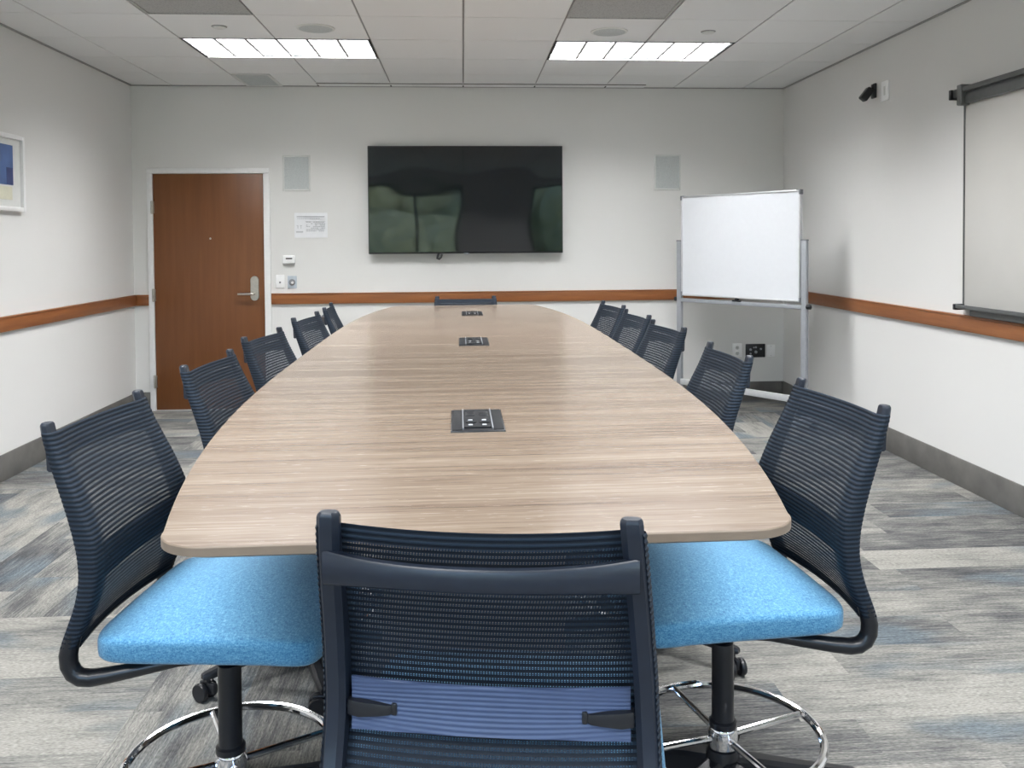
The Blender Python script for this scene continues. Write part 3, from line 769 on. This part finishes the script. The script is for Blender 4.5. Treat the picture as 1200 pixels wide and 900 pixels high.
    for q in range(5):
        a = math.radians(90+72*q); off = math.radians(25+40*q)
        Mt = Matrix.Translation((.325*math.cos(a), .325*math.sin(a), 0)) @ Matrix.Rotation(off, 4, 'Z')
        b = MB(); b.tube([Mt @ Vector((0, 0, .080)), Mt @ Vector((0, 0, .05))], .007, 8); b.box((-.008, -.030, .026), (.008, .034, .060), .006, 2, Mt)
        ca = b.build('caster', 'black', r)
        for s in (-1, 1):
            b = MB(); b.lathe([(.016, -.009), (.026, -.008), (.029, -.003), (.029, .005), (.027, .009)], 22, Mt @ Matrix.Translation((s*.018, .016, .029)) @ Matrix.Rotation(s*PI/2, 4, 'Y')); b.build('wheel', 'black', ca)
    return r

CH = []
def ang(a, b):  # facing from the two post tops (a nearer / left seen from behind ...)
    return math.atan2(b[1]-a[1], b[0]-a[0])
# (column x, column y, facing angle of local +y, height offset, label)
def side(mx, my, tilt, left):
    """column position from the middle of the back's top edge"""
    f = math.radians(tilt)
    d = Vector((math.cos(f), math.sin(f))) if left else Vector((-math.cos(f), math.sin(f)))
    p = Vector((mx, my))+d*.307
    return p.x, p.y, math.atan2(d.y, d.x)-PI/2
spots = []
def lab(side_, which): return which
LS = [(-.862, 2.150, -6, 'blue-seated mesh chair in the left foreground, nearest on the door side'),
      (-.848, 3.020, -5, 'second mesh chair from the front on the left side, in front of the door'),
      (-.852, 3.840, -8, 'third mesh chair from the front on the left, before the door\'s lower right edge'),
      (-.828, 4.74, -7, 'fourth mesh chair from the front on the left, just right of the door'),
      (-.818, 5.44, 3, 'farthest mesh chair on the left side, closest to the television')]
RS = [(.935, 2.160, -5, 'blue-seated mesh chair in the right foreground, nearest on the whiteboard side'),
      (.920, 3.040, -2, 'second mesh chair from the front on the right, beside the black wall plate'),
      (.925, 3.990, -7, 'third mesh chair from the front on the right side, against the whiteboard post'),
      (.915, 4.65, -6, 'fourth mesh chair from the front on the right side, overlapping the farthest one'),
      (.905, 5.35, -8, 'farthest mesh chair on the right side, partly behind the fourth chair')]
for x, y, t, lb_ in LS: spots.append((*side(x, y, t, True), 0., lb_))
for x, y, t, lb_ in RS: spots.append((*side(x, y, t, False), 0., lb_))
nf = math.radians(-9.6); spots.append((.016-.307*math.sin(nf), 1.178+.307*math.cos(nf), nf, .014, 'mesh chair at the near head of the table, its navy back toward the camera'))
spots.append((.016, 6.455-.307, PI, -.018, 'mesh chair at the far head of the table, below the television'))
RING = {0: 19, 5: 0}
BASE = {0: 38.7, 1: 7, 5: 33, 6: -4, 10: 0, 11: 0}          # how far each wheeled base is swivelled under its seat
proto = make_chair()
GROUP = 'mesh conference chairs around the table'
UPPER = {'seat', 'seat_plate', 'back_post', 'frame_tube', 'mesh_back', 'crossbar', 'lumbar_pad', 'lower_bar', 'piston'}
trees = [proto]+[copy_tree(proto) for _ in spots[1:]]
for o, (x, y, a, dz, lb_) in zip(trees, spots):
    o.location = (x, y, 0); o.rotation_euler = (0, 0, a)
    tag(o, lb_, 'chair', GROUP)
    base_turn = BASE.get(trees.index(o), 17*trees.index(o))
    for c in o.children:
        if dz and c.name.split('.')[0] in UPPER: c.location.z = dz
        if c.name.split('.')[0] == 'foot_ring': c.rotation_euler.z = math.radians(RING.get(trees.index(o), 23*trees.index(o)))
        if c.name.split('.')[0] in ('star_base', 'caster'): c.rotation_euler.z = math.radians(base_turn)

# ------------------------------------------------------------------ lights
def area(name, loc, sx, sy, power, color, rot=(0, 0, 0), spread=PI):
    l = bpy.data.lights.new(name, 'AREA'); l.shape = 'RECTANGLE'; l.size = sx; l.size_y = sy; l.energy = power; l.color = color; l.spread = spread
    o = bpy.data.objects.new(name, l); COL.objects.link(o); o.location = loc; o.rotation_euler = rot; return o
# the further rows of ceiling lights, above and behind the camera
for j in (-5, -9, -13):
    for i in (-3, 1):
        area('ceiling_lamp', (C0+(i+1)*T, R0+(j+.5)*T, CE-.004), 1.15, .55, 50., (.985, .99, 1.), spread=math.radians(138))
wd = S.world = bpy.data.worlds.new('World'); wd.use_nodes = True
nt = wd.node_tree; bg = nt.nodes['Background']
sky = nt.nodes.new('ShaderNodeTexSky'); sky.sky_type = 'NISHITA'; sky.sun_disc = False; sky.sun_elevation = math.radians(42); sky.sun_rotation = math.radians(60)
nt.links.new(sky.outputs[0], bg.inputs['Color']); bg.inputs['Strength'].default_value = 2.1
for x0, x1 in ((-2.55, 0.), (1.3, 2.7)):
    p = area('window_portal', ((x0+x1)/2, YB-.16, (WZ0+WZ1)/2), x1-x0, WZ1-WZ0, 1., (1, 1, 1), (math.radians(-90), 0, PI))
    p.rotation_euler = (math.radians(90), 0, 0)
    p.data.cycles.is_portal = True

# ------------------------------------------------------------------ camera
F, CX, CY = 1047.32, 614.14, 312.08
cam = bpy.data.cameras.new('camera'); co = bpy.data.objects.new('camera', cam); COL.objects.link(co)
cam.sensor_fit = 'HORIZONTAL'; cam.sensor_width = 36.; cam.lens = F*36/1200
cam.shift_x = (600-CX)/1200; cam.shift_y = (CY-450)/1200; cam.clip_start = .02
right = Vector((0.99764966, -0.06820082, -0.00661893)); down = Vector((-0.00855724, -0.02816779, -0.99956658)); fwd = Vector((0.06798482, 0.9972739, -0.02868519))
mw = Matrix((( right.x, -down.x, -fwd.x, 0), (right.y, -down.y, -fwd.y, 0), (right.z, -down.z, -fwd.z, 1.4199), (0, 0, 0, 1)))
co.matrix_world = mw
S.camera = co
S.view_settings.view_transform = 'Standard'; S.view_settings.look = 'None'; S.view_settings.gamma = 1.; S.view_settings.use_curve_mapping = False
S.view_settings.exposure = 0.15
S.cycles.use_denoising = True
S.cycles.max_bounces = 10; S.cycles.diffuse_bounces = 5; S.cycles.transparent_max_bounces = 24; S.cycles.sample_clamp_indirect = 8.
